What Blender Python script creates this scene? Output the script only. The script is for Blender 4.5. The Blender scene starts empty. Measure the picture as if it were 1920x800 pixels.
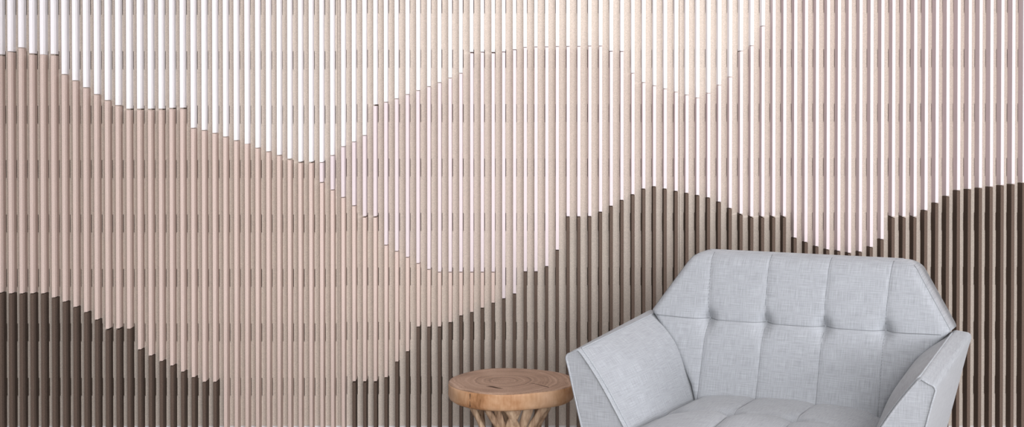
import bpy, bmesh, math, random
from mathutils import Vector, Matrix, noise

random.seed(7)
C = bpy.context.scene.collection
scene = bpy.context.scene

# ------------------------------------------------------------------ camera, light, exposure
F_PX = 2550.0; CX = 1001.0; Y_HORIZON = 185.0; PITCH = math.radians(0.73); CAM_H = 1.32
CY = Y_HORIZON + F_PX * math.tan(PITCH)
cam_d = bpy.data.cameras.new('camera')
cam_d.sensor_width = 36.0
cam_d.lens = F_PX / 1920 * 36.0
cam_d.shift_x = -(CX - 960) / 1920
cam_d.shift_y = -(400 - CY) / 1920
cam_d.clip_start = 0.05
cam = bpy.data.objects.new('camera', cam_d); C.objects.link(cam)
cam.location = (0, 0, CAM_H)
cam.rotation_euler = (math.radians(90) - PITCH, 0, 0)
scene.camera = cam

w = bpy.data.worlds.new('room_light'); scene.world = w; w.use_nodes = True
bg = w.node_tree.nodes['Background']
bg.inputs['Color'].default_value = (0.93, 0.93, 1.0, 1)
bg.inputs['Strength'].default_value = 0.23

def area(name, loc, target, size, size_y, power, col):
    d = bpy.data.lights.new(name, 'AREA'); d.shape = 'RECTANGLE'
    d.size = size; d.size_y = size_y; d.energy = power; d.color = col
    o = bpy.data.objects.new(name, d); C.objects.link(o); o.location = loc
    o.rotation_euler = (Vector(target) - Vector(loc)).to_track_quat('-Z', 'Y').to_euler()
    return o
area('window_light', (4.6, -0.6, 1.6), (-0.2, 5.0, 1.2), 1.7, 1.7, 290, (0.96, 0.95, 1.0))
area('front_light', (0.8, -1.2, 1.55), (0.3, 5.0, 1.2), 2.6, 1.9, 265, (0.98, 0.97, 1.0))
area('ceiling_light', (0.4, 3.4, 2.62), (0.2, 5.0, 1.9), 1.8, 0.3, 22, (1.0, 0.96, 0.97))

vs = scene.view_settings
scene.display_settings.display_device = 'sRGB'
vs.view_transform = 'Standard'; vs.look = 'None'; vs.gamma = 1.0; vs.exposure = -0.09
vs.use_curve_mapping = False

# ------------------------------------------------------------------ geometry of the view (metres)
D_WALL = 5.03           # front of the felt backing
FIN_DEPTH = 0.0515
Y_FRONT = D_WALL - FIN_DEPTH
FIN_W = 0.0118

def at(x, y, Y):        # a photograph pixel met at the upright plane at depth Y
    a = (x - CX) / F_PX; b = (y - CY) / F_PX
    d = Vector((a, math.cos(PITCH) - b * math.sin(PITCH), -(math.sin(PITCH) + b * math.cos(PITCH))))
    t = Y / d.y
    return Vector((0, 0, CAM_H)) + d * t

# ------------------------------------------------------------------ materials
def mat(name, rough=0.9):
    m = bpy.data.materials.new(name); m.use_nodes = True
    nt = m.node_tree; b = nt.nodes['Principled BSDF']
    b.inputs['Roughness'].default_value = rough
    b.inputs['Specular IOR Level'].default_value = 0.2
    return m, nt, b

def noise_node(nt, co, scale, detail=2.0, vec_scale=None):
    n = nt.nodes.new('ShaderNodeTexNoise')
    n.inputs['Scale'].default_value = scale; n.inputs['Detail'].default_value = detail
    if vec_scale is not None:
        mp = nt.nodes.new('ShaderNodeMapping'); mp.inputs['Scale'].default_value = vec_scale
        nt.links.new(co, mp.inputs['Vector']); co = mp.outputs['Vector']
    nt.links.new(co, n.inputs['Vector'])
    return n.outputs['Fac']

def ramp(nt, fac, stops):
    r = nt.nodes.new('ShaderNodeValToRGB')
    el = r.color_ramp.elements
    while len(el) < len(stops): el.new(0.5)
    for e, (p, c) in zip(el, stops):
        e.position = p; e.color = (c[0], c[1], c[2], 1)
    nt.links.new(fac, r.inputs['Fac'])
    return r.outputs['Color']

def math_node(nt, op, a, b):
    n = nt.nodes.new('ShaderNodeMath'); n.operation = op
    for i, v in enumerate((a, b)):
        if isinstance(v, (int, float)): n.inputs[i].default_value = v
        else: nt.links.new(v, n.inputs[i])
    return n.outputs[0]

def mul(c, k): return tuple(min(1, x * k) for x in c)

def felt(name, col, var=0.10, scale=420):
    m, nt, b = mat(name, 0.95)
    tc = nt.nodes.new('ShaderNodeNewGeometry').outputs['Position']
    f = noise_node(nt, tc, scale, 3)
    colr = ramp(nt, f, [(0.30, mul(col, 1 - var)), (0.5, col), (0.70, mul(col, 1 + var))])
    nt.links.new(colr, b.inputs['Base Color'])
    bp = nt.nodes.new('ShaderNodeBump'); bp.inputs['Strength'].default_value = 0.25
    bp.inputs['Distance'].default_value = 0.001
    nt.links.new(f, bp.inputs['Height']); nt.links.new(bp.outputs['Normal'], b.inputs['Normal'])
    b.inputs['Specular IOR Level'].default_value = 0.08
    return m

M_WHITE = felt('white_felt', (0.86, 0.84, 0.85), 0.03)
M_PALE = felt('pale_grey_felt', (0.655, 0.578, 0.584), 0.06)
M_PINK = felt('blush_felt', (0.595, 0.482, 0.428), 0.15)
M_BROWN = felt('brown_felt', (0.112, 0.081, 0.064), 0.36)
M_BACK = felt('beige_felt', (0.655, 0.580, 0.502), 0.15)

def plain(name, col, rough=0.6, var=0.04, scale=6):
    m, nt, b = mat(name, rough)
    tc = nt.nodes.new('ShaderNodeNewGeometry').outputs['Position']
    f = noise_node(nt, tc, scale, 3)
    nt.links.new(ramp(nt, f, [(0.3, mul(col, 1 - var)), (0.7, mul(col, 1 + var))]), b.inputs['Base Color'])
    return m
M_PLASTER_SHADE = plain('wall_slot_shade', (0.22, 0.17, 0.13), 0.8)  # wall colour darkened to paint in the shade seen through the backing slots
M_BASE = plain('white_paint', (0.80, 0.79, 0.79), 0.5)

def linen(name, col):
    m, nt, b = mat(name, 0.92)
    tc = nt.nodes.new('ShaderNodeTexCoord').outputs['UV']
    # slubby warp and weft threads laid along the cut of each piece of cloth
    a1 = noise_node(nt, tc, 1.0, 2, (520, 24, 1))
    a2 = noise_node(nt, tc, 1.0, 2, (20, 520, 1))
    a3 = noise_node(nt, tc, 1.0, 1, (800, 800, 1))
    s = math_node(nt, 'ADD', math_node(nt, 'MULTIPLY', a1, 0.42), math_node(nt, 'MULTIPLY', a2, 0.42))
    s = math_node(nt, 'ADD', s, math_node(nt, 'MULTIPLY', a3, 0.16))
    colr = ramp(nt, s, [(0.36, mul(col, 0.78)), (0.5, col), (0.64, mul(col, 1.20))])
    nt.links.new(colr, b.inputs['Base Color'])
    bp = nt.nodes.new('ShaderNodeBump'); bp.inputs['Strength'].default_value = 0.18
    bp.inputs['Distance'].default_value = 0.001
    nt.links.new(s, bp.inputs['Height']); nt.links.new(bp.outputs['Normal'], b.inputs['Normal'])
    b.inputs['Sheen Weight'].default_value = 0.15
    return m
CH = (0.280, 0.296, 0.312)
M_LINEN = linen('grey_blue_linen', CH)
M_SEAM = plain('seam_thread', mul(CH, 0.62), 0.9)

def wood_top():
    m, nt, b = mat('stool_top_wood', 0.55)
    tc = nt.nodes.new('ShaderNodeTexCoord').outputs['Object']
    mp = nt.nodes.new('ShaderNodeMapping'); mp.inputs['Location'].default_value = (0.025, 0.01, 0)
    mp.inputs['Scale'].default_value = (1.06, 1, 0.0)
    nt.links.new(tc, mp.inputs['Vector'])
    ln = nt.nodes.new('ShaderNodeVectorMath'); ln.operation = 'LENGTH'
    nt.links.new(mp.outputs['Vector'], ln.inputs[0])
    warp = noise_node(nt, tc, 12, 3)
    r = math_node(nt, 'ADD', ln.outputs['Value'], math_node(nt, 'MULTIPLY', warp, 0.045))
    cb = nt.nodes.new('ShaderNodeCombineXYZ'); nt.links.new(r, cb.inputs[0])
    ring = noise_node(nt, cb.outputs[0], 95, 3)
    n = noise_node(nt, tc, 9, 4); n2 = noise_node(nt, tc, 230, 3)
    s = math_node(nt, 'ADD', math_node(nt, 'MULTIPLY', ring, 0.56), math_node(nt, 'MULTIPLY', n, 0.26))
    s = math_node(nt, 'ADD', s, math_node(nt, 'MULTIPLY', n2, 0.2))
    col = ramp(nt, s, [(0.36, (0.120, 0.070, 0.045)), (0.46, (0.245, 0.155, 0.105)), (0.54, (0.325, 0.213, 0.148)), (0.64, (0.43, 0.30, 0.22))])
    nt.links.new(col, b.inputs['Base Color'])
    return m
def wood_side():
    m, nt, b = mat('stool_bark_side_wood', 0.5)
    tc = nt.nodes.new('ShaderNodeTexCoord').outputs['Object']
    n = noise_node(nt, tc, 8, 4); n2 = noise_node(nt, tc, 1, 3, (120, 120, 30)); n3 = noise_node(nt, tc, 22, 3)
    s = math_node(nt, 'ADD', math_node(nt, 'MULTIPLY', n, 0.6), math_node(nt, 'MULTIPLY', n2, 0.16))
    s = math_node(nt, 'ADD', s, math_node(nt, 'MULTIPLY', n3, 0.24))
    col = ramp(nt, s, [(0.36, (0.19, 0.085, 0.034)), (0.45, (0.39, 0.205, 0.10)), (0.53, (0.50, 0.305, 0.175)), (0.64, (0.60, 0.39, 0.25))])
    nt.links.new(col, b.inputs['Base Color'])
    return m
def wood_stick():
    m, nt, b = mat('branch_wood', 0.7)
    tc = nt.nodes.new('ShaderNodeTexCoord').outputs['Object']
    n = noise_node(nt, tc, 1, 4, (90, 90, 9)); n2 = noise_node(nt, tc, 11, 3)
    s = math_node(nt, 'ADD', math_node(nt, 'MULTIPLY', n, 0.6), math_node(nt, 'MULTIPLY', n2, 0.4))
    col = ramp(nt, s, [(0.36, (0.15, 0.09, 0.055)), (0.48, (0.36, 0.245, 0.16)), (0.62, (0.56, 0.42, 0.29))])
    nt.links.new(col, b.inputs['Base Color'])
    return m
M_WTOP = wood_top(); M_WSIDE = wood_side(); M_STICK = wood_stick()
M_CRACK = plain('crack_in_wood', (0.05, 0.03, 0.02), 0.9)
M_LEG = plain('dark_leg_wood', (0.10, 0.055, 0.03), 0.45, 0.2, 20)
M_FLOOR = plain('floor_boards', (0.30, 0.26, 0.23), 0.6, 0.15, 4)

# ------------------------------------------------------------------ helpers
def obj(name, bm, m, parent=None, smooth=False):
    me = bpy.data.meshes.new(name)
    bmesh.ops.recalc_face_normals(bm, faces=bm.faces[:])
    bm.to_mesh(me); bm.free()
    for mm in (m if isinstance(m, (list, tuple)) else [m]): me.materials.append(mm)
    if smooth:
        for p in me.polygons: p.use_smooth = True
    o = bpy.data.objects.new(name, me); C.objects.link(o)
    if parent is not None: o.parent = parent
    return o
def set_uv(bm, fn):
    lay = bm.loops.layers.uv.verify()
    for f in bm.faces:
        for l in f.loops: l[lay].uv = fn(f, l.vert)
def box_uv(bm):
    bm.normal_update()
    def fn(f, v):
        n = f.normal; c = v.co
        if abs(n.z) > max(abs(n.x), abs(n.y)): return (c.x, c.y)
        if abs(n.y) >= abs(n.x): return (c.x, c.z)
        return (c.y, c.z)
    set_uv(bm, fn)
def tag(o, label, cat, group=None):
    o['label'] = label; o['category'] = cat
    if group: o['group'] = group
    return o
def struct(o): o['kind'] = 'structure'; return o
def thing(name, label, cat, loc, rz=0.0):
    o = bpy.data.objects.new(name, None); C.objects.link(o)
    o.location = loc; o.rotation_euler = (0, 0, rz); o.empty_display_size = 0.1
    return tag(o, label, cat)
def add_box(bm, x0, x1, y0, y1, z0, z1):
    v = [bm.verts.new((x, y, z)) for z in (z0, z1) for y in (y0, y1) for x in (x0, x1)]
    for f in ((0, 2, 3, 1), (4, 5, 7, 6), (0, 1, 5, 4), (2, 6, 7, 3), (0, 4, 6, 2), (1, 3, 7, 5)):
        bm.faces.new([v[i] for i in f])
def add_tube(bm, pts, radius, n=8, closed=False, squash=None):
    pts = [Vector(p) for p in pts]; rings = []
    k = len(pts)
    up = Vector((0.13, 0.29, 0.95))
    prev = None
    for i, p in enumerate(pts):
        a = pts[i - 1] if (i > 0 or closed) else pts[i]
        b = pts[(i + 1) % k] if (i < k - 1 or closed) else pts[i]
        t = (b - a).normalized()
        if prev is None: s = t.cross(up).normalized()
        else:
            s = (prev - t * prev.dot(t)).normalized()
        prev = s
        u = t.cross(s)
        r = radius(i / max(1, k - 1)) if callable(radius) else radius
        q = squash or 1.0
        rings.append([bm.verts.new(p + s * (r * math.cos(2 * math.pi * j / n)) + u * (r * q * math.sin(2 * math.pi * j / n))) for j in range(n)])
    m = k if closed else k - 1
    for i in range(m):
        A, B = rings[i], rings[(i + 1) % k]
        for j in range(n): bm.faces.new((A[j], A[(j + 1) % n], B[(j + 1) % n], B[j]))
    if not closed:
        bm.faces.new(rings[0][::-1]); bm.faces.new(rings[-1])
def lerp(a, b, t): return a + (b - a) * t
def interp(x, tab):
    if x <= tab[0][0]:
        (a, b), (c, d) = tab[0], tab[1]
    elif x >= tab[-1][0]:
        (a, b), (c, d) = tab[-2], tab[-1]
    else:
        for (a, b), (c, d) in zip(tab, tab[1:]):
            if a <= x <= c: break
    return b + (d - b) * (x - a) / (c - a)

# ------------------------------------------------------------------ the setting
Z_PANEL = at(1001, 797, D_WALL).z         # foot of the felt backing
Z_TOP = 2.42
bm = bmesh.new(); add_box(bm, -3.2, 3.4, D_WALL + 0.016, D_WALL + 0.12, 0, 2.7); struct(obj('wall_back', bm, M_PLASTER_SHADE))
bm = bmesh.new(); add_box(bm, -3.2, 3.4, -0.6, D_WALL + 0.016, -0.05, 0.0); struct(obj('floor', bm, M_FLOOR))
bm = bmesh.new(); add_box(bm, -3.2, 3.4, -0.6, D_WALL + 0.12, 2.7, 2.8); struct(obj('ceiling', bm, M_BASE))
bm = bmesh.new(); add_box(bm, -3.2, 3.4, D_WALL - 0.002, D_WALL + 0.016, 0.0, Z_PANEL - 0.0005)
bmesh.ops.bevel(bm, geom=[e for e in bm.edges if abs(e.verts[0].co.z - e.verts[1].co.z) < 1e-6 and e.verts[0].co.z > 0.01], offset=0.0008, segments=1, affect='EDGES')
struct(obj('baseboard_back', bm, M_BASE))

# ------------------------------------------------------------------ fins: where each one stands, and where its colours change
FIN_ANCHOR = [(1, 14.3), (18, 357.4), (35, 699.8), (53, 1062.3), (65, 1305.6), (76, 1529.6), (94, 1897.6)]
def fin_px(i): return interp(i, FIN_ANCHOR)
CUT_WHITE = {0: 103, 1: 96.8, 2: 89.4, 3: 101.2, 4: 102, 5: 102.5, 6: 139.7, 7: 151.3, 8: 164.2, 9: 177.1, 10: 188.3, 11: 197.7,
    12: 204.9, 13: 204.9, 14: 204.9, 15: 204.9, 16: 203.2, 17: 203, 18: 240.3, 19: 244.4, 20: 249.8, 21: 256.5, 22: 263.5, 23: 269.7,
    24: 277.5, 25: 284.3, 26: 291.1, 27: 298.5, 28: 304.2, 29: 304.4, 30: 304.4, 31: 291.3, 32: 274.7, 33: 265.9, 34: 253.9,
    35: 197, 36: 191.4, 37: 185, 38: 177, 39: 169.6, 40: 162.2, 41: 154.7, 42: 146.2, 43: 137.2, 44: 98.3, 45: 97.6, 46: 98.5, 47: 97.2,
    48: 93, 49: 88.7, 50: 88, 51: 87.8, 52: 87.1, 53: 87, 54: 86.9, 55: 86.2, 56: 86.2, 57: 96, 58: 96.3, 59: 137.2, 60: 154.7,
    61: 160.6, 62: 166.5, 63: 172.4, 64: 177.9, 65: 183.4, 66: 174.4, 67: 159.3, 68: 144.2, 69: 95.6, 70: 85.6, 71: 48.8}
CUT_PINK_TOP = {30: 342, 31: 356, 32: 370, 33: 385.7, 34: 406.5, 35: 406.5, 36: 459.4, 37: 471, 38: 482.2, 39: 493.8, 40: 505,
    41: 510, 42: 510, 43: 510, 44: 510, 45: 510, 46: 510}
CUT_BROWN = {0: 549.2, 1: 550.3, 2: 550.5, 3: 550.3, 4: 550.3, 5: 558, 6: 565.8, 7: 575.7, 8: 585.5, 9: 599.5, 10: 617.5, 11: 616.6,
    12: 616, 13: 655.3, 14: 666.9, 15: 677.2, 16: 685.5, 17: 697, 18: 707.4, 19: 716, 20: 716,
    33: 715.6, 34: 715.6, 35: 715.6, 36: 707.5, 37: 678.2, 38: 659, 39: 612.6, 40: 612.8, 41: 612.6, 42: 604.3, 43: 591.8, 44: 585.5,
    45: 577.2, 46: 568, 47: 559.7, 48: 550.7, 49: 509.1, 50: 509.1, 51: 499.3, 52: 468.6, 53: 406, 54: 406, 55: 405.6, 56: 397.3,
    57: 386.2, 58: 375.2, 59: 364.7, 60: 354, 61: 349.7, 62: 354, 63: 358.4, 64: 362.1, 65: 366.1, 66: 370.5, 67: 378.6, 68: 390.4,
    69: 401.8, 70: 406.8, 71: 406.8, 72: 406.4, 73: 406.4, 74: 445.8, 75: 453.9, 76: 462, 77: 467.9, 78: 470.5, 79: 474.2, 80: 472,
    81: 463.3, 82: 448.6, 83: 406.8, 84: 406.8, 85: 406.8, 86: 394.4, 87: 380.6, 88: 367.7, 89: 356.8, 90: 354.6, 91: 352.4, 92: 350,
    93: 347.3, 94: 345.2, 95: 342.5}
N_FIN = 96
GAP = 0.0028
FIN_BOTTOM = Z_PANEL - 0.014

WIDE = {'white': {0, 3, 5, 12, 13, 14, 15, 16, 17, 27, 28, 29, 35, 44, 46}, 'pale': {34, 35, 69, 70, 71, 72, 73, 83, 84, 85}, 'pink': {10, 11, 33, 34, 35}}
TIGHT = {'white': {4, 23}, 'pale': set(), 'pink': {12}}
def gap_under(i, colr):
    return 0.0050 if i in WIDE[colr] else 0.0006 if i in TIGHT[colr] else GAP
def fin_x(i): return at(fin_px(i), 150, Y_FRONT).x
def zf(i, y): return at(fin_px(i), y, Y_FRONT).z

# ---- felt backing: three hung panels, each cut through with a slot for every fin's clips
def backing(i0, i1, x0, x1, label):
    xs = {x0, x1}; holes = []
    for i in range(i0, i1):
        l, r = (0.0004, 0.0017) if i < 50 else (0.0013, 0.0004)
        a = fin_x(i) - l; b = fin_x(i) + FIN_W + r
        if a <= x0 or b >= x1: continue
        xs |= {a, b}; holes.append((a, b, i))
    xs = sorted(xs)
    zs = [Z_PANEL]
    off = interp(0.5 * (fin_px(i0) + fin_px(i1)), [(0, 4.5), (650, 1.2), (960, 0), (1920, -1.5)])
    rows = []
    for k in range(-4, 7):
        zt = at(CX, 93 + 102 * k + off, D_WALL).z; zb = at(CX, 93 + 102 * k + 34 + off, D_WALL).z
        if zb > Z_PANEL + 0.01 and zt < Z_TOP - 0.01: rows.append((zb, zt))
    for zb, zt in rows: zs += [zb, zt]
    zs = sorted(zs + [Z_TOP])
    hx = {xs.index(a) for a, b, i in holes}; hz = {zs.index(zb) for zb, zt in rows}
    bm = bmesh.new()
    V = [[bm.verts.new((x, D_WALL, z)) for z in zs] for x in xs]
    B = [[bm.verts.new((x, D_WALL + 0.012, z)) for z in zs] for x in xs]
    nx, nz = len(xs) - 1, len(zs) - 1
    hole = lambda p, q: (p in hx and q in hz)
    solid = lambda p, q: 0 <= p < nx and 0 <= q < nz and not hole(p, q)
    for p in range(nx):
        for q in range(nz):
            if not solid(p, q): continue
            bm.faces.new((V[p][q], V[p + 1][q], V[p + 1][q + 1], V[p][q + 1]))
            bm.faces.new((B[p][q], B[p][q + 1], B[p + 1][q + 1], B[p + 1][q]))
            if not solid(p - 1, q): bm.faces.new((V[p][q], V[p][q + 1], B[p][q + 1], B[p][q]))
            if not solid(p + 1, q): bm.faces.new((V[p + 1][q], B[p + 1][q], B[p + 1][q + 1], V[p + 1][q + 1]))
            if not solid(p, q - 1): bm.faces.new((V[p][q], B[p][q], B[p + 1][q], V[p + 1][q]))
            if not solid(p, q + 1): bm.faces.new((V[p][q + 1], V[p + 1][q + 1], B[p + 1][q + 1], B[p][q + 1]))
    for v in bm.verts: v.co.y += 0.0
    o = obj('backing_panel', bm, M_BACK)
    tag(o, label, 'wall panel')
XJ1 = at(633, 300, D_WALL).x; XJ2 = at(1273.5, 300, D_WALL).x
X_L = fin_x(0) - 0.02; X_R = fin_x(95) + FIN_W + 0.02
backing(0, 32, X_L, XJ1 - 0.0006, 'beige felt backing panel behind the fins at the left, ending left of the stool')
backing(32, 64, XJ1 + 0.0006, XJ2 - 0.0006, 'beige felt backing panel in the middle, behind the wooden stool')
backing(64, 96, XJ2 + 0.0006, X_R, 'beige felt backing panel at the right, behind the armchair')

# ---- the fins
ONES = ['', 'first', 'second', 'third', 'fourth', 'fifth', 'sixth', 'seventh', 'eighth', 'ninth', 'tenth', 'eleventh', 'twelfth',
    'thirteenth', 'fourteenth', 'fifteenth', 'sixteenth', 'seventeenth', 'eighteenth', 'nineteenth']
TENS = {2: ('twenty', 'twentieth'), 3: ('thirty', 'thirtieth'), 4: ('forty', 'fortieth'), 5: ('fifty', 'fiftieth'),
    6: ('sixty', 'sixtieth'), 7: ('seventy', 'seventieth')}
def ordinal(n):
    if n < 20: return ONES[n]
    t, u = divmod(n, 10)
    return TENS[t][1] if u == 0 else TENS[t][0] + '-' + ONES[u]

columns = []
for i in range(N_FIN):
    marks = []                      # from the top down: (colour, top y or None)
    if i in CUT_WHITE: marks.append(('white', None))
    if 30 <= i: marks.append(('pale', CUT_WHITE.get(i)))
    if i <= 46: marks.append(('pink', CUT_PINK_TOP.get(i, CUT_WHITE.get(i) if i < 30 else None)))
    if i in CUT_BROWN: marks.append(('brown', CUT_BROWN[i]))
    columns.append(marks)
MATS = {'white': M_WHITE, 'pale': M_PALE, 'pink': M_PINK, 'brown': M_BROWN}
WORD = {'white': 'white', 'pale': 'pale grey', 'pink': 'blush pink', 'brown': 'dark brown'}
count = {}
for i, marks in enumerate(columns):
    for k, (colr, ytop) in enumerate(marks):
        zt = Z_TOP if ytop is None else zf(i, ytop) - gap_under(i, marks[k - 1][0]) * 0.5
        zb = zf(i, marks[k + 1][1]) + gap_under(i, colr) * 0.5 if k + 1 < len(marks) else FIN_BOTTOM
        x0 = fin_x(i) + random.uniform(-0.0005, 0.0005)
        bm = bmesh.new()
        add_box(bm, 0, FIN_W, -FIN_DEPTH, 0, zb, zt)
        bmesh.ops.bevel(bm, geom=bm.edges[:], offset=0.0007, segments=1, affect='EDGES')
        o = obj('felt_fin', bm, MATS[colr])
        o.location = (x0, D_WALL, 0)
        key = colr
        if colr == 'brown': key = 'brown left' if i <= 20 else 'brown right'
        count[key] = count.get(key, 0) + 1
        n = ordinal(count[key])
        up = WORD[marks[k - 1][0]] if k > 0 else None
        dn = WORD[marks[k + 1][0]] if k + 1 < len(marks) else None
        if colr == 'white':
            lab = 'white felt fin above a %s one, %s white fin from the left' % (dn, n); grp = 'white fins along the top of the wall'
        elif colr == 'pale':
            lab = ('pale grey felt fin under a %s one, %s pale grey fin from the left' % (up, n)) if up else \
                  ('pale grey felt fin reaching the top, %s pale grey fin from the left' % n)
            grp = 'pale grey fins of the middle hill'
        elif colr == 'pink':
            lab = ('blush pink felt fin under a %s one, %s pink fin from the left' % (up, n)); grp = 'blush pink fins of the left hill'
        elif i <= 20:
            lab = 'dark brown felt fin in the left mound, %s from its left end' % n; grp = 'brown fins of the left mound'
        else:
            where = 'left of the stool' if fin_px(i) < 840 else 'behind the stool' if fin_px(i) < 1060 else 'behind the armchair' if fin_px(i) < 1815 else 'right of the armchair'
            lab = 'dark brown felt fin %s, %s from left in the right mound' % (where, n); grp = 'brown fins of the right mound'
        tag(o, lab, 'fin', grp)

# ------------------------------------------------------------------ armchair (u = right, v = forward from the back's top edge, z = up)
TH = math.radians(25.04)
chair = thing('armchair', 'light grey blue linen armchair with tufted back, right of the wooden stool', 'armchair', (0.7849, 4.0, 0), -TH)
# local frame of the Empty: x = u, y = -v
def P(u, v, z): return Vector((u, -v, z))

ZT, ZS = 0.856, 0.36            # top of the back, and how far down it runs
SLOPE = 0.163 / 0.405           # recline of the back
ZB = 0.665                      # button row
def back_v(z): return (ZT - z) * SLOPE
def back_hw(z):                 # half width of the back at height z
    return interp(z, [(0.36, 0.245), (0.436, 0.270), (0.482, 0.287), (0.524, 0.313), (0.595, 0.357), (0.65, 0.412), (0.678, 0.438), (0.70, 0.424), (0.80, 0.359), (0.856, 0.3226)])
R_TOP = 0.058                   # rounding of the top corners
def back_edge(z):               # half width with the top corners rounded off
    th = math.atan2(0.065, 0.0421); tl = R_TOP * math.tan(th / 2)
    c = 0.3226 - tl
    if z > ZT - tl * math.sin(th): return c + math.sqrt(max(0, R_TOP ** 2 - (z - (ZT - R_TOP)) ** 2))
    return back_hw(z)
def seam_u(k, z):               # the four vertical seams
    s = interp(z, [(0.45, 0.0865), (0.665, 0.0862), (0.857, 0.0893)])
    return (-3, -1, 1, 3)[k] * s

def smooth01(t): t = max(0, min(1, t)); return t * t * (3 - 2 * t)

def back_front_offset(u, z):    # padding in front of the flat recline
    hw = back_hw(z)
    sm = [seam_u(k, z) for k in range(4)]
    edges = [-hw] + sm + [hw]
    d_seam = min(abs(u - s) for s in sm)
    d_row = abs(z - ZB)
    d_edge = hw - abs(u)
    near_row = math.exp(-(d_row / 0.07) ** 2)
    # puffy panels: soft crease at each seam, deeper close to the buttons
    o = 0.014
    o -= (0.0032 + 0.010 * math.exp(-(d_row / 0.035) ** 2)) * math.exp(-(d_seam / 0.016) ** 1.3)
    o -= 0.0022 * math.exp(-(d_seam / 0.0035) ** 2)
    row_f = 1.0 - 0.6 * smooth01((abs(u) - 0.27) / 0.08)
    o -= 0.0055 * row_f * math.exp(-(d_row / 0.022) ** 1.3)
    o -= 0.0020 * row_f * math.exp(-(d_row / 0.003) ** 2)
    for s in [seam_u(k, ZB) for k in range(4)]:
        r2 = (u - s) ** 2 + (z - ZB) ** 2
        o -= 0.014 * math.exp(-r2 / 0.020 ** 2)
        o -= 0.004 * math.exp(-r2 / 0.045 ** 2)
    # roll over at the top edge and the sides
    return o

def seam_roll(z):
    q = max(0, 1 - (ZT - z) / 0.045)
    return 0.040 * (1 - math.sqrt(max(0, 1 - q * q)))
def build_back():
    bm = bmesh.new()
    T = 0.095                   # thickness
    us = sorted(set([round(-1 + 2 * k / 150, 5) for k in range(151)]))
    NZ = 120
    rows = []
    for j in range(NZ + 1):
        q = j / NZ; z = lerp(ZS, ZT, 1 - (1 - q) ** 1.25)
        rows.append((z, back_edge(z)))
    F = []
    for z, hw in rows:
        row = []
        for s in us:
            u = s * hw
            o = back_front_offset(u, z)
            # soft rolled edges
            o -= seam_roll(z)
            de = hw * (1 - abs(s))
            o -= 0.018 * (1 - math.sqrt(max(0, 1 - max(0, 1 - de / 0.022) ** 2)))
            row.append(bm.verts.new(P(u, back_v(z) + o, z)))
        F.append(row)
    n = len(us) - 1
    for j in range(NZ):
        for k in range(n): bm.faces.new((F[j][k], F[j][k + 1], F[j + 1][k + 1], F[j + 1][k]))
    # rear face and rim
    Bk = []
    for z, hw in rows:
        dt = ZT - z
        rr = 0.024 * (1 - math.sqrt(max(0, 1 - max(0, 1 - dt / 0.03) ** 2)))
        Bk.append([bm.verts.new(P(s * (hw + 0.005 * smooth01((z - 0.66) / 0.03) - 0.4 * rr), back_v(z) - T + rr, z)) for s in us])
    for j in range(NZ):
        for k in range(n): bm.faces.new((Bk[j][k], Bk[j + 1][k], Bk[j + 1][k + 1], Bk[j][k + 1]))
    # top rim, gently domed
    crown = [bm.verts.new(P(s * rows[-1][1] * 0.995, back_v(ZT) - 0.048, ZT + 0.004)) for s in us]
    for k in range(n):
        bm.faces.new((F[-1][k], F[-1][k + 1], crown[k + 1], crown[k]))
        bm.faces.new((crown[k], crown[k + 1], Bk[-1][k + 1], Bk[-1][k]))
        bm.faces.new((F[0][k + 1], F[0][k], Bk[0][k], Bk[0][k + 1]))
    for j in range(NZ):
        bm.faces.new((F[j][0], F[j + 1][0], Bk[j + 1][0], Bk[j][0]))
        bm.faces.new((F[j + 1][-1], F[j][-1], Bk[j][-1], Bk[j + 1][-1]))
    bm.faces.new((F[-1][0], crown[0], Bk[-1][0])); bm.faces.new((F[-1][-1], Bk[-1][-1], crown[-1]))
    set_uv(bm, lambda f, v: (v.co.x, v.co.z * 1.077 + 0.3 * v.co.y * 0))
    return bm
backrest = obj('backrest', build_back(), M_LINEN, chair, True)

def on_back(u, z, lift=0.0):
    return P(u, back_v(z) + back_front_offset(u, z) + lift, z)
bm = bmesh.new()
for k in range(4):
    pts = [on_back(seam_u(k, z), z, -seam_roll(z) + 0.0002) for z in [lerp(0.44, ZT - 0.002, t / 70) for t in range(71)]]
    add_tube(bm, pts, 0.0011, 6)
pts = []
for t in range(161):
    u = lerp(-0.415, 0.415, t / 160)
    pts.append(on_back(u, ZB + 0.004 * smooth01((abs(u) - 0.27) / 0.15), 0.0002))
add_tube(bm, pts, 0.0011, 6)
obj('seam', bm, M_SEAM, backrest, True)
for s in (-1, 1):               # edge seam down each slanted side of the back
    bm = bmesh.new()
    pts = []
    for t in range(40):
        z = lerp(0.672, ZT - 0.012, t / 39)
        hw = back_edge(z)
        pts.append(P(s * (hw - 0.0008), back_v(z) + back_front_offset(s * hw, z) - 0.0175 - seam_roll(z), z))
    add_tube(bm, pts, 0.0016, 6)
    obj('piping', bm, M_SEAM, backrest, True)
def add_button(bm, c, nrm, r=0.008, h=0.004):
    nrm = nrm.normalized(); a = nrm.orthogonal().normalized(); b = nrm.cross(a)
    rings = []
    for q in range(5):
        ph = q / 4 * math.pi / 2
        rings.append([bm.verts.new(c + nrm * (h * math.sin(ph)) + (a * math.cos(th) + b * math.sin(th)) * (r * math.cos(ph) + 1e-4)) for th in [2 * math.pi * j / 16 for j in range(16)]])
    for A, B in zip(rings, rings[1:]):
        for j in range(16): bm.faces.new((A[j], A[(j + 1) % 16], B[(j + 1) % 16], B[j]))
    bm.faces.new(rings[-1])
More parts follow.
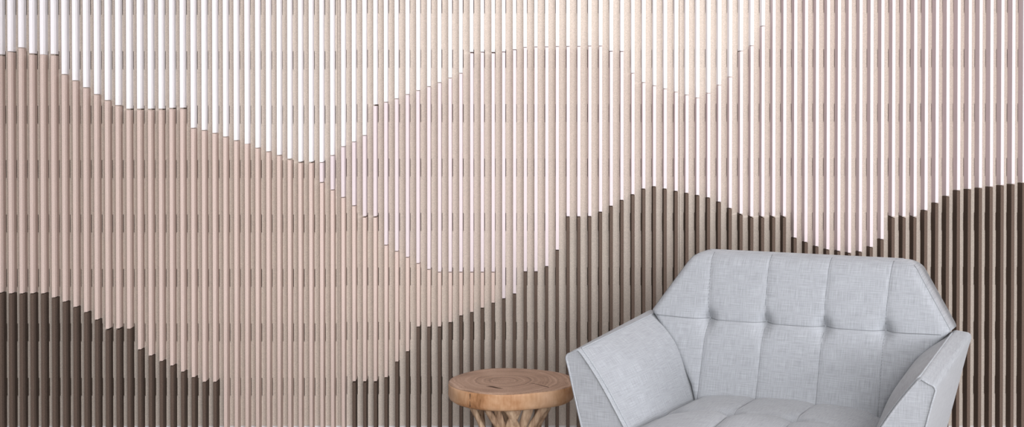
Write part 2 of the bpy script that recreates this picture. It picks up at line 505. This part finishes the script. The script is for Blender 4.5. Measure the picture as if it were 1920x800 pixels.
for k in range(4):
    bm = bmesh.new()
    add_button(bm, on_back(seam_u(k, ZB), ZB, -0.001), P(0, 1, SLOPE)); box_uv(bm)
    obj('button', bm, M_LINEN, backrest, True)

# ---- armrests: a wedge in section, lofted from the rear corner to the front
def arm_section(v, s):
    """outline (u, z) of one armrest at v: from the inner foot up, over the top, down the outside"""
    t = (v + 0.03) / 0.65
    ui = lerp(0.436, 0.441, t); zi = lerp(0.669, 0.651, t)
    uo = lerp(0.484, 0.481, t); zo = lerp(0.664, 0.638, t)
    zf_ = 0.24
    pts = []
    # inner face, padded: leans outwards as it rises
    foot_u = lerp(0.262, 0.300, t); foot_z = 0.44
    N = 26
    pts.append((foot_u - 0.025, zf_)); pts.append((foot_u - 0.020, 0.34))
    for j in range(N + 1):
        q = j / N
        u = lerp(foot_u, ui, q); z = lerp(foot_z, zi, q)
        bulge = (0.006 + 0.024 * (1 - smooth01((v - 0.40) / 0.21))) * math.sin(math.pi * q ** 1.3)
        du, dz = ui - foot_u, zi - foot_z; L = math.hypot(du, dz)
        pts.append((u - dz / L * bulge, z + du / L * bulge))
    # top with rounded outer edge
    pts.append((ui + 0.006, zi + 0.0012))
    for j in range(1, 6): pts.append((lerp(ui + 0.006, uo - 0.013, j / 5), lerp(zi + 0.0012, zo + 0.003, j / 5)))
    for j in range(1, 6):
        a = math.pi / 2 * j / 5
        pts.append((uo - 0.013 + 0.013 * math.sin(a), zo + 0.003 - 0.015 * (1 - math.cos(a))))
    for j in range(1, 15):
        z = lerp(zo - 0.012, zf_, j / 14)
        pts.append((uo - 0.252 * (zo - 0.007 - z) + 0.001 * math.sin(math.pi * j / 14), z))
    return [(s * u, z) for u, z in pts]

def build_arm(s):
    bm = bmesh.new()
    vs_ = [-0.030, -0.028, -0.024, -0.018, -0.010, -0.002] + [lerp(0.01, 0.60, k / 26) for k in range(27)] + [0.612, 0.618, 0.620]
    rings = []
    for v in vs_:
        sec = arm_section(v, s)
        # ease the ends in so the caps have soft edges
        e = 0.0
        if v < -0.002: e = 0.016 * (1 - math.sqrt(max(0, 1 - ((-0.002 - v) / 0.028) ** 2)))
        if v > 0.60: e = 0.003 * ((v - 0.60) / 0.02) ** 2
        cu = sum(p[0] for p in sec) / len(sec); cz = sum(p[1] for p in sec) / len(sec)
        ring = []
        for u, z in sec:
            d = Vector((cu - u, cz - z)); d = d.normalized() * e if d.length > 0 else d
            ring.append(bm.verts.new(P(u + d.x, v, z + d.y)))
        rings.append(ring)
    n = len(rings[0])
    for A, B in zip(rings, rings[1:]):
        for j in range(n): bm.faces.new((A[j], A[(j + 1) % n], B[(j + 1) % n], B[j]))
    bm.faces.new(rings[0][::-1]); bm.faces.new(rings[-1])
    uvs = {}
    for v, ring in zip(vs_, rings):
        d = 0.0; p = None
        for q in ring:
            if p is not None: d += math.hypot(q.co.x - p.co.x, q.co.z - p.co.z)
            uvs[q] = (v, d + 3); p = q
    set_uv(bm, lambda f, q: (q.co.x, q.co.z) if len(f.verts) > 4 else uvs[q])
    return bm

def arm_piping(s):
    parts = []
    v = 0.6205
    sec = arm_section(0.62, 1)
    n_in = 3 + 26
    # welt round the front face: inner edge up, over the top with rounded corners, down the outer edge
    inner = [(u + 0.004, z - 0.001) for u, z in sec[1:n_in - 1]]
    top = [(u, z - 0.003) for u, z in sec[n_in:]]
    path = [P(s * u, v, z) for u, z in inner + top]
    bm = bmesh.new(); add_tube(bm, path, 0.0028, 8); parts.append(bm)
    # its twin a finger's width behind on the padded inner face
    sec2 = arm_section(0.607, 1)
    path = [P(s * (u - 0.0005), 0.607, z + 0.0005) for u, z in sec2[2:n_in]]
    bm = bmesh.new(); add_tube(bm, path, 0.0025, 8); parts.append(bm)
    # welt along the inner edge of the top, front to rear
    path = []
    for k in range(40):
        vv = lerp(0.606, 0.035, k / 39)
        u, z = arm_section(vv, 1)[n_in - 1]
        path.append(P(s * u, vv, z + 0.0005))
    bm = bmesh.new(); add_tube(bm, path, 0.0025, 8); parts.append(bm)
    return parts
for s in (-1, 1):
    arm = obj('armrest', build_arm(s), M_LINEN, chair, True)
    for p in arm.data.polygons:
        if len(p.vertices) > 4: p.use_smooth = False
    for bm in arm_piping(s): box_uv(bm); obj('piping', bm, M_LINEN, arm, True)

# ---- seat cushion with tufted top
ZSEAT = 0.452
SEAT_SEAMS = (-0.086, 0.086)
SEAT_ROW = 0.40
def seat_hw(v): return interp(v, [(0.10, 0.262), (0.17, 0.268), (0.40, 0.285), (0.62, 0.303), (0.66, 0.300)])
def seat_z(u, v):
    q = abs(u) / seat_hw(v)
    z = ZSEAT + 0.026 * (1 - q ** 2.6) * math.sin(math.pi * max(0, min(1, (v - 0.06) / 0.68))) ** 0.6
    z -= 0.010 * smooth01((q - 0.85) / 0.15)
    ds = min(abs(u - s) for s in SEAT_SEAMS); dr = abs(v - SEAT_ROW)
    z -= 0.006 * math.exp(-(ds / 0.018) ** 1.3) + 0.002 * math.exp(-(ds / 0.004) ** 2)
    z -= 0.005 * math.exp(-(dr / 0.02) ** 1.3)
    for s in (-0.258, -0.086, 0.086, 0.258):
        z -= 0.016 * math.exp(-((u - s) ** 2 + (v - SEAT_ROW) ** 2) / 0.026 ** 2)
    return z
bm = bmesh.new()
NU, NV = 110, 110
G = []
for j in range(NV + 1):
    v = lerp(0.10, 0.66, j / NV); hw = seat_hw(v)
    row = []
    for k in range(NU + 1):
        u = lerp(-hw, hw, k / NU); z = seat_z(u, v)
        z -= 0.02 * (1 - smooth01((0.66 - v) / 0.03)) ** 2
        row.append(bm.verts.new(P(u, v, z)))
    G.append(row)
for j in range(NV):
    for k in range(NU): bm.faces.new((G[j][k], G[j][k + 1], G[j + 1][k + 1], G[j + 1][k]))
ring = [G[0][k] for k in range(NU + 1)] + [G[j][-1] for j in range(1, NV + 1)] + [G[-1][k] for k in range(NU - 1, -1, -1)] + [G[j][0] for j in range(NV - 1, 0, -1)]
prev = ring
for z in (0.425, 0.38, 0.335):
    nx = [bm.verts.new((p.co.x * (1.01 if z == 0.38 else 1.0), p.co.y - (0.006 if p.co.y < -0.65 and z == 0.38 else 0), z)) for p in ring]
    m = len(ring)
    for j in range(m): bm.faces.new((prev[j], prev[(j + 1) % m], nx[(j + 1) % m], nx[j]))
    prev = nx
bm.faces.new(prev)
box_uv(bm)
seat = obj('seat_cushion', bm, M_LINEN, chair, True)
for s in SEAT_SEAMS:
    bm = bmesh.new(); add_button(bm, P(s, SEAT_ROW, seat_z(s, SEAT_ROW) - 0.001), Vector((0, 0, 1))); box_uv(bm)
    obj('button', bm, M_LINEN, seat, True)
bm = bmesh.new()
for s in SEAT_SEAMS:
    add_tube(bm, [P(s, v, seat_z(s, v) + 0.0002) for v in [lerp(0.17, 0.62, t / 50) for t in range(51)]], 0.001, 6)
obj('seam', bm, M_SEAM, seat, True)
# ---- rail under the cushion and legs
bm = bmesh.new(); add_box(bm, -0.30, 0.30, -0.64, -0.02, 0.24, 0.335)
bmesh.ops.bevel(bm, geom=bm.edges[:], offset=0.008, segments=2, affect='EDGES')
box_uv(bm)
obj('seat_base', bm, M_LINEN, chair, True)
for su in (-1, 1):
    for v in (0.58, 0.02):
        bm = bmesh.new()
        add_tube(bm, [P(su * 0.29, v, 0.245), P(su * 0.325, v + (0.03 if v > 0.3 else -0.05), 0.0)], lambda t: lerp(0.022, 0.013, t), 14)
        for q in bm.verts: q.co.z = max(q.co.z, 0.0)
        obj('leg', bm, M_LEG, chair, True)['label'] = 'dark tapered wooden leg'

# ------------------------------------------------------------------ stool: a slice of trunk on crossing branches
SC = Vector((-0.0705, 4.19, 0)); SR = 0.194; SZ = 0.452; STH = 0.054
stool = thing('side_table', 'round wooden stump side table on crossed branch legs, left of the armchair', 'side table', SC)
def outline(a):
    return SR * (1 + 0.012 * math.sin(2 * a + 0.6) + 0.010 * math.sin(3 * a + 2.1) + 0.004 * math.sin(7 * a))
bm = bmesh.new()
NA = 120
prof = [(-1.0, 0.0), (0.0, 0.0)]
ringsdef = [(0.55, SZ), (0.93, SZ), (0.978, SZ - 0.0008), (0.994, SZ - 0.004), (1.002, SZ - 0.010), (1.004, SZ - 0.026), (0.998, SZ - 0.042), (0.985, SZ - 0.050), (0.955, SZ - STH)]
rings = []
for k, z in ringsdef:
    ring = []
    for j in range(NA):
        a = 2 * math.pi * j / NA
        r = outline(a) * k
        wob = 0.0015 * math.sin(5 * a + z * 90) if 0.99 < k else 0
        ring.append(bm.verts.new(((r + wob) * math.cos(a), (r + wob) * math.sin(a), z + (0.0 if z == SZ else 0.0012 * math.sin(4 * a)))))
    rings.append(ring)
ct = bm.verts.new((0, 0, SZ)); cb = bm.verts.new((0, 0, SZ - STH))
for j in range(NA): bm.faces.new((ct, rings[0][j], rings[0][(j + 1) % NA]))
for q, (A, B) in enumerate(zip(rings, rings[1:])):
    for j in range(NA):
        f = bm.faces.new((A[j], B[j], B[(j + 1) % NA], A[(j + 1) % NA])); f.material_index = 0 if q < 3 else 1
for j in range(NA):
    f = bm.faces.new((cb, rings[-1][(j + 1) % NA], rings[-1][j])); f.material_index = 1
top = obj('tabletop', bm, [M_WTOP, M_WSIDE], stool, True)
def crack(pts, r, squash):
    bm = bmesh.new(); add_tube(bm, pts, r, 6); o = obj('crack', bm, M_CRACK, top, True); return o
a0 = math.radians(233)
crack([(outline(a0) * 1.003 * math.cos(a0), outline(a0) * 1.003 * math.sin(a0), z) for z in (SZ - 0.008, SZ - 0.02, SZ - 0.035, SZ - 0.047)], lambda t: 0.0013, 1)
crack([(0.055 + 0.06 * t, -0.045 - 0.055 * t + 0.006 * math.sin(5 * t), SZ - 0.0003) for t in [k / 12 for k in range(13)]], lambda t: 0.0007 + 0.0009 * t, 1)
crack([(-0.075 + 0.055 * t, -0.095 - 0.03 * t + 0.004 * math.sin(6 * t), SZ - 0.0006) for t in [k / 12 for k in range(13)]], lambda t: 0.0006 + 0.0028 * math.sin(math.pi * t), 1)
# branches: two crossing families, drawn in to a waist half way down and flaring out again
sticks = [(-2.20, 0.9, 0), (-1.95, 0.35, 1), (-1.66, 0.95, 0), (-1.36, -0.95, 0), (-1.05, -0.55, 1), (-0.62, -0.9, 0),
          (0.1, 0.8, 0), (0.75, -0.8, 1), (1.35, 0.8, 0), (1.95, -0.7, 0), (2.55, 0.75, 1), (3.25, 0.9, 0)]
for a, tw, fam in sticks:
    r1 = random.uniform(0.0130, 0.0165)
    rt = random.uniform(0.128, 0.140) - 0.020 * fam
    zt = SZ - STH + 0.006
    rw = 0.062 + 0.014 * fam; zw = 0.215
    rb = random.uniform(0.125, 0.150)
    K = [(zt, rt, a), (lerp(zt, zw, 0.55), lerp(rt, rw, 0.62), a + tw * 0.42), (zw, rw, a + tw), (0.10, lerp(rw, rb, 0.45), a + tw * 1.5), (0.0, rb, a + tw * 1.75)]
    Q = [Vector((r * math.cos(g), r * math.sin(g), z)) for z, r, g in K]
    pts = []
    for m in range(len(Q) - 1):     # smooth curve through the five points
        p0, p1, p2, p3 = Q[max(0, m - 1)], Q[m], Q[m + 1], Q[min(len(Q) - 1, m + 2)]
        for t in [q / 6 for q in range(6)]:
            pts.append(0.5 * ((2 * p1) + (p2 - p0) * t + (2 * p0 - 5 * p1 + 4 * p2 - p3) * t * t + (3 * p1 - p0 - 3 * p2 + p3) * t ** 3))
    pts.append(Q[-1])
    ph = random.uniform(0, 6)
    bm = bmesh.new()
    add_tube(bm, pts, lambda t, r=r1, ph=ph: r * (1 + 0.07 * math.sin(11 * t + ph)) * lerp(1.05, 0.85, t), 12, squash=0.62)
    for q in bm.verts:
        d = q.co.copy()
        q.co += 0.0012 * Vector((math.sin(170 * d.x + ph), math.cos(190 * d.y + ph), 0))
        if q.co.z < 0: q.co.z = 0
    obj('leg', bm, M_STICK, stool, True)
